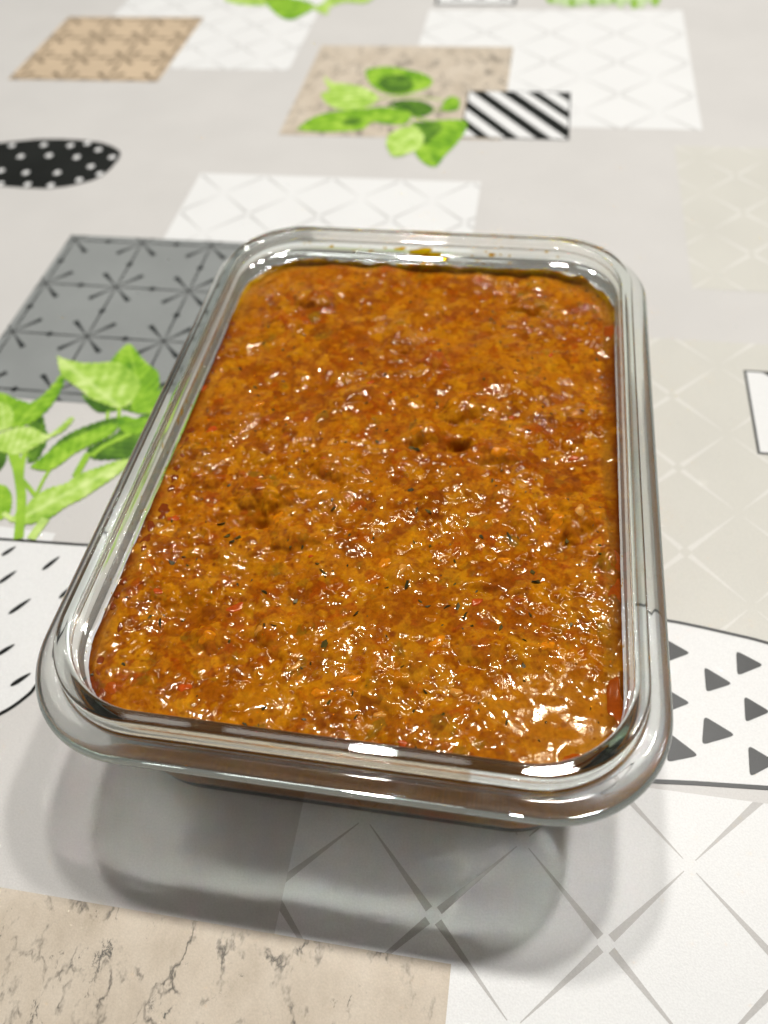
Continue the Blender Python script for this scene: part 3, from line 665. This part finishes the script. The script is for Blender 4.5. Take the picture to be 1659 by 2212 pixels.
def flat_lump(name, r, t, seed, sub=2, flat=0.3):
    rr_ = random.Random(seed); bm = bmesh.new(); bmesh.ops.create_icosphere(bm, subdivisions=sub, radius=1.0)
    ph = [rr_.uniform(0, 6.28) for _ in range(6)]
    for v in bm.verts:
        c = v.co; k = 1+0.22*math.sin(3*c.x+ph[0])+0.2*math.sin(3.3*c.y+ph[1])+0.14*math.sin(5*c.x+4*c.y+ph[2])+0.1*math.sin(7*c.z+ph[3])
        v.co = Vector((c.x*k*r, c.y*k*r*0.7, c.z*k*t))
    me = bpy.data.meshes.new(name); bm.to_mesh(me); bm.free()
    me.polygons.foreach_set('use_smooth', [True]*len(me.polygons)); return me
def wet(name, col, rough=0.25, sss=0.0, coat=0.8, noise=0.25, alpha=1.0):
    b = N(name); tc = b.n('ShaderNodeTexCoord'); n_ = b.n('ShaderNodeTexNoise', i_Scale=700.0, i_Detail=3.0); b.l(tc.outputs['Object'], n_.inputs['Vector'])
    c = b.ramp(n_.outputs[0], ((0.3, tuple(x*(1-noise) for x in col)), (0.7, tuple(min(1, x*(1+noise)) for x in col)))); b.l(c, b.b.inputs['Base Color'])
    b.set(Roughness=rough, Coat_Weight=coat, Coat_Roughness=0.06, Specular_IOR_Level=0.3, Specular_Tint=(1.0, 0.85, 0.6, 1))
    if sss: b.set(Subsurface_Weight=sss, Subsurface_Scale=0.0015)
    return b.m
M_HERB = wet('herb_dark_green', (0.030, 0.026, 0.006), 0.45, coat=0.12)
M_HERB2 = wet('herb_olive', (0.065, 0.050, 0.007), 0.45, coat=0.15)
M_PEP = wet('red_pepper', (0.38, 0.055, 0.004), 0.18, 0.3, 0.0)
M_OIL = wet('red_oil', (0.16, 0.026, 0.001), 0.12, 0.0, 0.25, 0.12)
M_POOL = wet('orange_oil', (0.30, 0.052, 0.0015), 0.09, 0.0, 0.0, 0.15)
M_PALE = wet('pale_onion', (0.50, 0.21, 0.030), 0.16, 0.4, 0.0)
M_AMB = wet('carrot', (0.52, 0.165, 0.003), 0.14, 0.3, 0.0)
M_SMEAR = wet('yellow_smear', (0.66, 0.34, 0.006), 0.25, 0.0)      # a thin film: half filter, half pulp
nt = M_SMEAR.node_tree; tr_ = nt.nodes.new('ShaderNodeBsdfTransparent'); tr_.inputs[0].default_value = (0.99, 0.78, 0.10, 1)
mx_ = nt.nodes.new('ShaderNodeMixShader'); mx_.inputs[0].default_value = 0.85
nt.links.new(nt.nodes['Principled BSDF'].outputs[0], mx_.inputs[1]); nt.links.new(tr_.outputs[0], mx_.inputs[2]); nt.links.new(mx_.outputs[0], nt.nodes['Material Output'].inputs[0])

# herb flecks: little torn flakes
def fleck_mesh(seed):
    r = random.Random(seed); n = r.randint(5, 7); v = []
    asp = r.uniform(0.25, 0.6)
    for z in (0.00012, -0.00012):
        r2 = random.Random(seed+1)
        for i in range(n):
            a = i*math.tau/n; q = r2.uniform(0.65, 1.1); v.append((0.001*q*math.cos(a), 0.001*q*asp*math.sin(a), z+0.0002*math.sin(2*a)))
    f = [tuple(range(n)), tuple(reversed(range(n, 2*n)))]+[(i, n+i, n+(i+1) % n, (i+1) % n) for i in range(n)]
    return mesh('herb_fleck', v, f)
FM = [fleck_mesh(s) for s in range(12)]
for k, m_ in enumerate(FM): m_.materials.append(M_HERB if k % 3 else M_HERB2)
spots = [(885,965,2.0),(898,975,1.3),(480,1130,2.0),(515,1165,1.6),(505,1172,1.2),(1160,1262,2.0),(1150,1240,1.4),(990,1312,1.6),(1005,1330,1.3),(700,1400,1.9),(520,800,1.5),(885,1060,1.2),(1172,880,0.9),(1258,888,1.1),(900,1105,1.3),(925,1110,1.4),(1100,1160,1.3),(720,1105,1.2),(490,1160,1.2),(370,1215,1.4),(345,1345,1.4),(700,1240,1.2),(770,1330,1.3),(1040,1160,1.3),(1290,775,1.0),(790,620,0.9),(560,860,1.0),(1060,690,1.1),(830,815,1.1),(570,1280,1.2),(640,1300,1.2),(880,1265,1.3),(965,1310,1.2),(1225,1170,1.2),(920,1500,1.1),(1130,1440,1.2)]
hk = []
for px, py, s in spots:
    p = at(px, py); hk.append((p.x, p.y, s))
while len(hk) < 270:
    hk.append((RNG.uniform(-AX+0.004, AX-0.004), RNG.uniform(-AY+0.004, AY-0.004), RNG.uniform(0.35, 0.95)))
for k, (x, y, s) in enumerate(hk):
    o = link('herb_fleck', FM[k % 12], None, STEW); o.location = (x, y, zs(x, y)+0.00002)
    o.rotation_euler = (RNG.uniform(-0.5, 0.5), RNG.uniform(-0.5, 0.5), RNG.uniform(0, 6.28)); o.scale = (s*RNG.uniform(0.8, 1.4), s, s)
# red pepper, carrot and onion bits half sunk in the sauce
def bits(name, mat, spots, t, r0=1.0):
    for k, (px, py, s, a) in enumerate(spots):
        p = at(px, py); patch(name, mat, p.x, p.y, 0.00095*s, 0.00062*s, a, t, 40+k+len(name), HB3)
bits('red_pepper_piece', M_PEP, [(460,935,2.3,0.5),(374,1118,1.9,0.2),(342,1280,1.8,0.1),(507,1312,2.7,0.6),(1240,985,1.8,0.3),(1030,1300,2.0,1.0),(672,1205,0.9,0),(400,1490,2.0,0.6),(1190,770,1.3,1.4),(700,1005,1.0,0.2),(440,840,1.7,1.1),(800,830,1.4,0.2),(1105,905,1.3,0.7),(870,1610,1.5,0.1)], 0.00022)
bits('onion_piece', M_PALE, [(1132,645,3.2,0.1),(716,962,1.9,0.9),(560,1365,1.8,1.2),(1248,1120,2.4,1.0),(1130,1050,1.6,0.1),(870,1235,1.9,1.1),(640,1060,1.5,0.4),(985,1500,2.0,0.3),(640,1440,1.8,0.9),(820,1545,1.7,0.2)], 0.00028)
bits('carrot_piece', M_AMB, [(1075,990,3.0,0.2),(830,1215,2.6,1.3),(700,640,2.4,0.5),(945,1390,2.6,0.7),(1200,1135,3.2,0.9),(450,1385,2.8,0.4),(1090,1210,2.2,0.5),(760,1470,2.4,0.2),(560,880,2.2,0.8),(1010,860,2.6,0.3),(600,1120,2.4,0.8),(900,940,2.4,0.2),(1180,1400,2.4,0.9),(690,1500,2.3,0.3)], 0.00035)
# oil beads along the left wall and corner
path = [(500,700,1.2),(488,725,1.3),(470,752,1.5),(452,800,1.0),(446,822,0.9),(410,930,1.6),(402,952,1.2),(392,975,1.5),(388,990,1.7),(378,1012,1.2),(372,1030,1.3),(365,1050,1.2),(350,1095,2.0),(346,1110,1.4),(322,1135,1.7),(312,1165,1.8),(306,1185,1.3),(262,1255,1.2),(250,1285,1.1),(240,1310,1.0),(210,1430,1.6),(205,1460,2.0),(205,1480,1.7),(216,1500,1.6),(300,1262,0.9),(258,1357,1.2),(292,1273,0.9)]
for k, (px, py, s) in enumerate(path):
    p = T(px, py, ZS+Z0); x = max(min(p.x, AX-0.0006), -AX+0.0009); y = max(min(p.y, AY-0.0006), -AY+0.0006)
    patch('oil_droplet', M_OIL, x+0.0005, y, 0.00085*s, 0.00125*s, RNG.uniform(-0.3, 0.3), 0.00016, 80+k, HB9)
for k, (px, py, sx_, sy_) in enumerate(((1336,1215,2.6,3.0),(1340,1285,1.7,4.0),(1330,1515,1.9,6.0),(1330,718,2.0,3.2),(1240,1640,2.6,1.2),(980,1650,5,1.2),(240,1490,2.0,1.6))):
    p = T(px, py, ZS+Z0); x = min(p.x, AX-0.0017); y = max(p.y, -AY+0.001)
    patch('oil_pool', M_POOL, x, y, 0.00115*sx_, 0.00115*sy_, 0.0, 0.00014, 120+k, HB9)

# ------------------------------------------------------------------ sauce left on the glass (parts of the dish)
SM = [flat_lump('sauce_smear', 0.001, 0.0002, 150+i, 2) for i in range(6)]
for m_ in SM: m_.materials.append(M_SMEAR)
def d_inner(z): return float(np.interp(z-Z0, [0.033, 0.047, 0.052, 0.056, 0.0585], [0.0114, 0.0101, 0.0099, 0.0098, 0.00978]))
def on_wall(x, y, z, side, s, a, asp=1.0):
    d = d_inner(z)-0.00008
    if side == 'B': loc = (x, HL-d, z); rot = (math.pi/2, a, 0)
    elif side == 'L': loc = (-HW+d, y, z); rot = (a, math.pi/2, 0)
    else: loc = (HW-d, y, z); rot = (a, -math.pi/2, 0)
    o = link('sauce_smear', SM[RNG.integers(6)], None, DISH); o.location = loc
    o.rotation_mode = 'XYZ'
    q = {'B': Matrix(((1,0,0),(0,0,-1),(0,1,0))), 'L': Matrix(((0,0,1),(1,0,0),(0,1,0))), 'R': Matrix(((0,0,-1),(1,0,0),(0,1,0)))}[side]
    o.rotation_euler = (q @ Matrix.Rotation(a, 3, 'Z')).to_euler(); o.scale = (s*asp, s, 0.8)
for px, py, s, asp in ((715,533,0.9,1.0),(862,538,1.1,2.0),(905,545,2.6,1.6),(930,552,1.9,1.8),(890,562,1.0,0.5),(915,568,1.4,0.6),(832,536,0.6,1),(1063,551,1.1,1.2),(1100,553,0.6,1),(1180,545,0.7,1),(772,540,0.5,0.6),(1020,553,0.6,0.7),(960,560,1.2,1.6)):
    p = TY(px, py, HL-0.0099); on_wall(p.x, p.y, min(max(p.z, 0.046), 0.0585), 'B', s, 0.1, asp)
for k in range(26):                          # splashes and drips above it
    x = RNG.uniform(-0.05, 0.055); on_wall(x, 0, ZS+Z0+RNG.uniform(0.001, 0.0105), 'B', RNG.uniform(0.25, 0.7), RNG.uniform(-0.4, 0.4), RNG.uniform(0.5, 1.6))
for k in range(46):                          # ragged high-water line on the far wall
    x = RNG.uniform(-0.046, 0.046); on_wall(x, 0, ZS+Z0+RNG.uniform(-0.0002, 0.0010), 'B', RNG.uniform(0.5, 1.2), RNG.uniform(-0.3, 0.3), RNG.uniform(1.0, 2.2))
for k in range(60):
    y = RNG.uniform(-0.078, 0.075); on_wall(0, y, ZS+Z0+abs(RNG.normal(0, 0.0035)), 'L', RNG.uniform(0.12, 0.4), RNG.uniform(-0.5, 0.5), RNG.uniform(0.8, 1.6))
for k in range(40):
    y = RNG.uniform(-0.078, 0.075); on_wall(0, y, ZS+Z0+abs(RNG.normal(0, 0.004)), 'R', RNG.uniform(0.15, 0.5), RNG.uniform(-0.5, 0.5), RNG.uniform(0.8, 1.8))
for px, py, s in ((393,890,1.1),(386,905,0.9),(404,868,0.6),(352,962,0.5)):
    p = TX(px, py, -HW+0.0099); on_wall(0, p.y, min(max(p.z, 0.047), 0.0585), 'L', s, 0.6, 1.8)
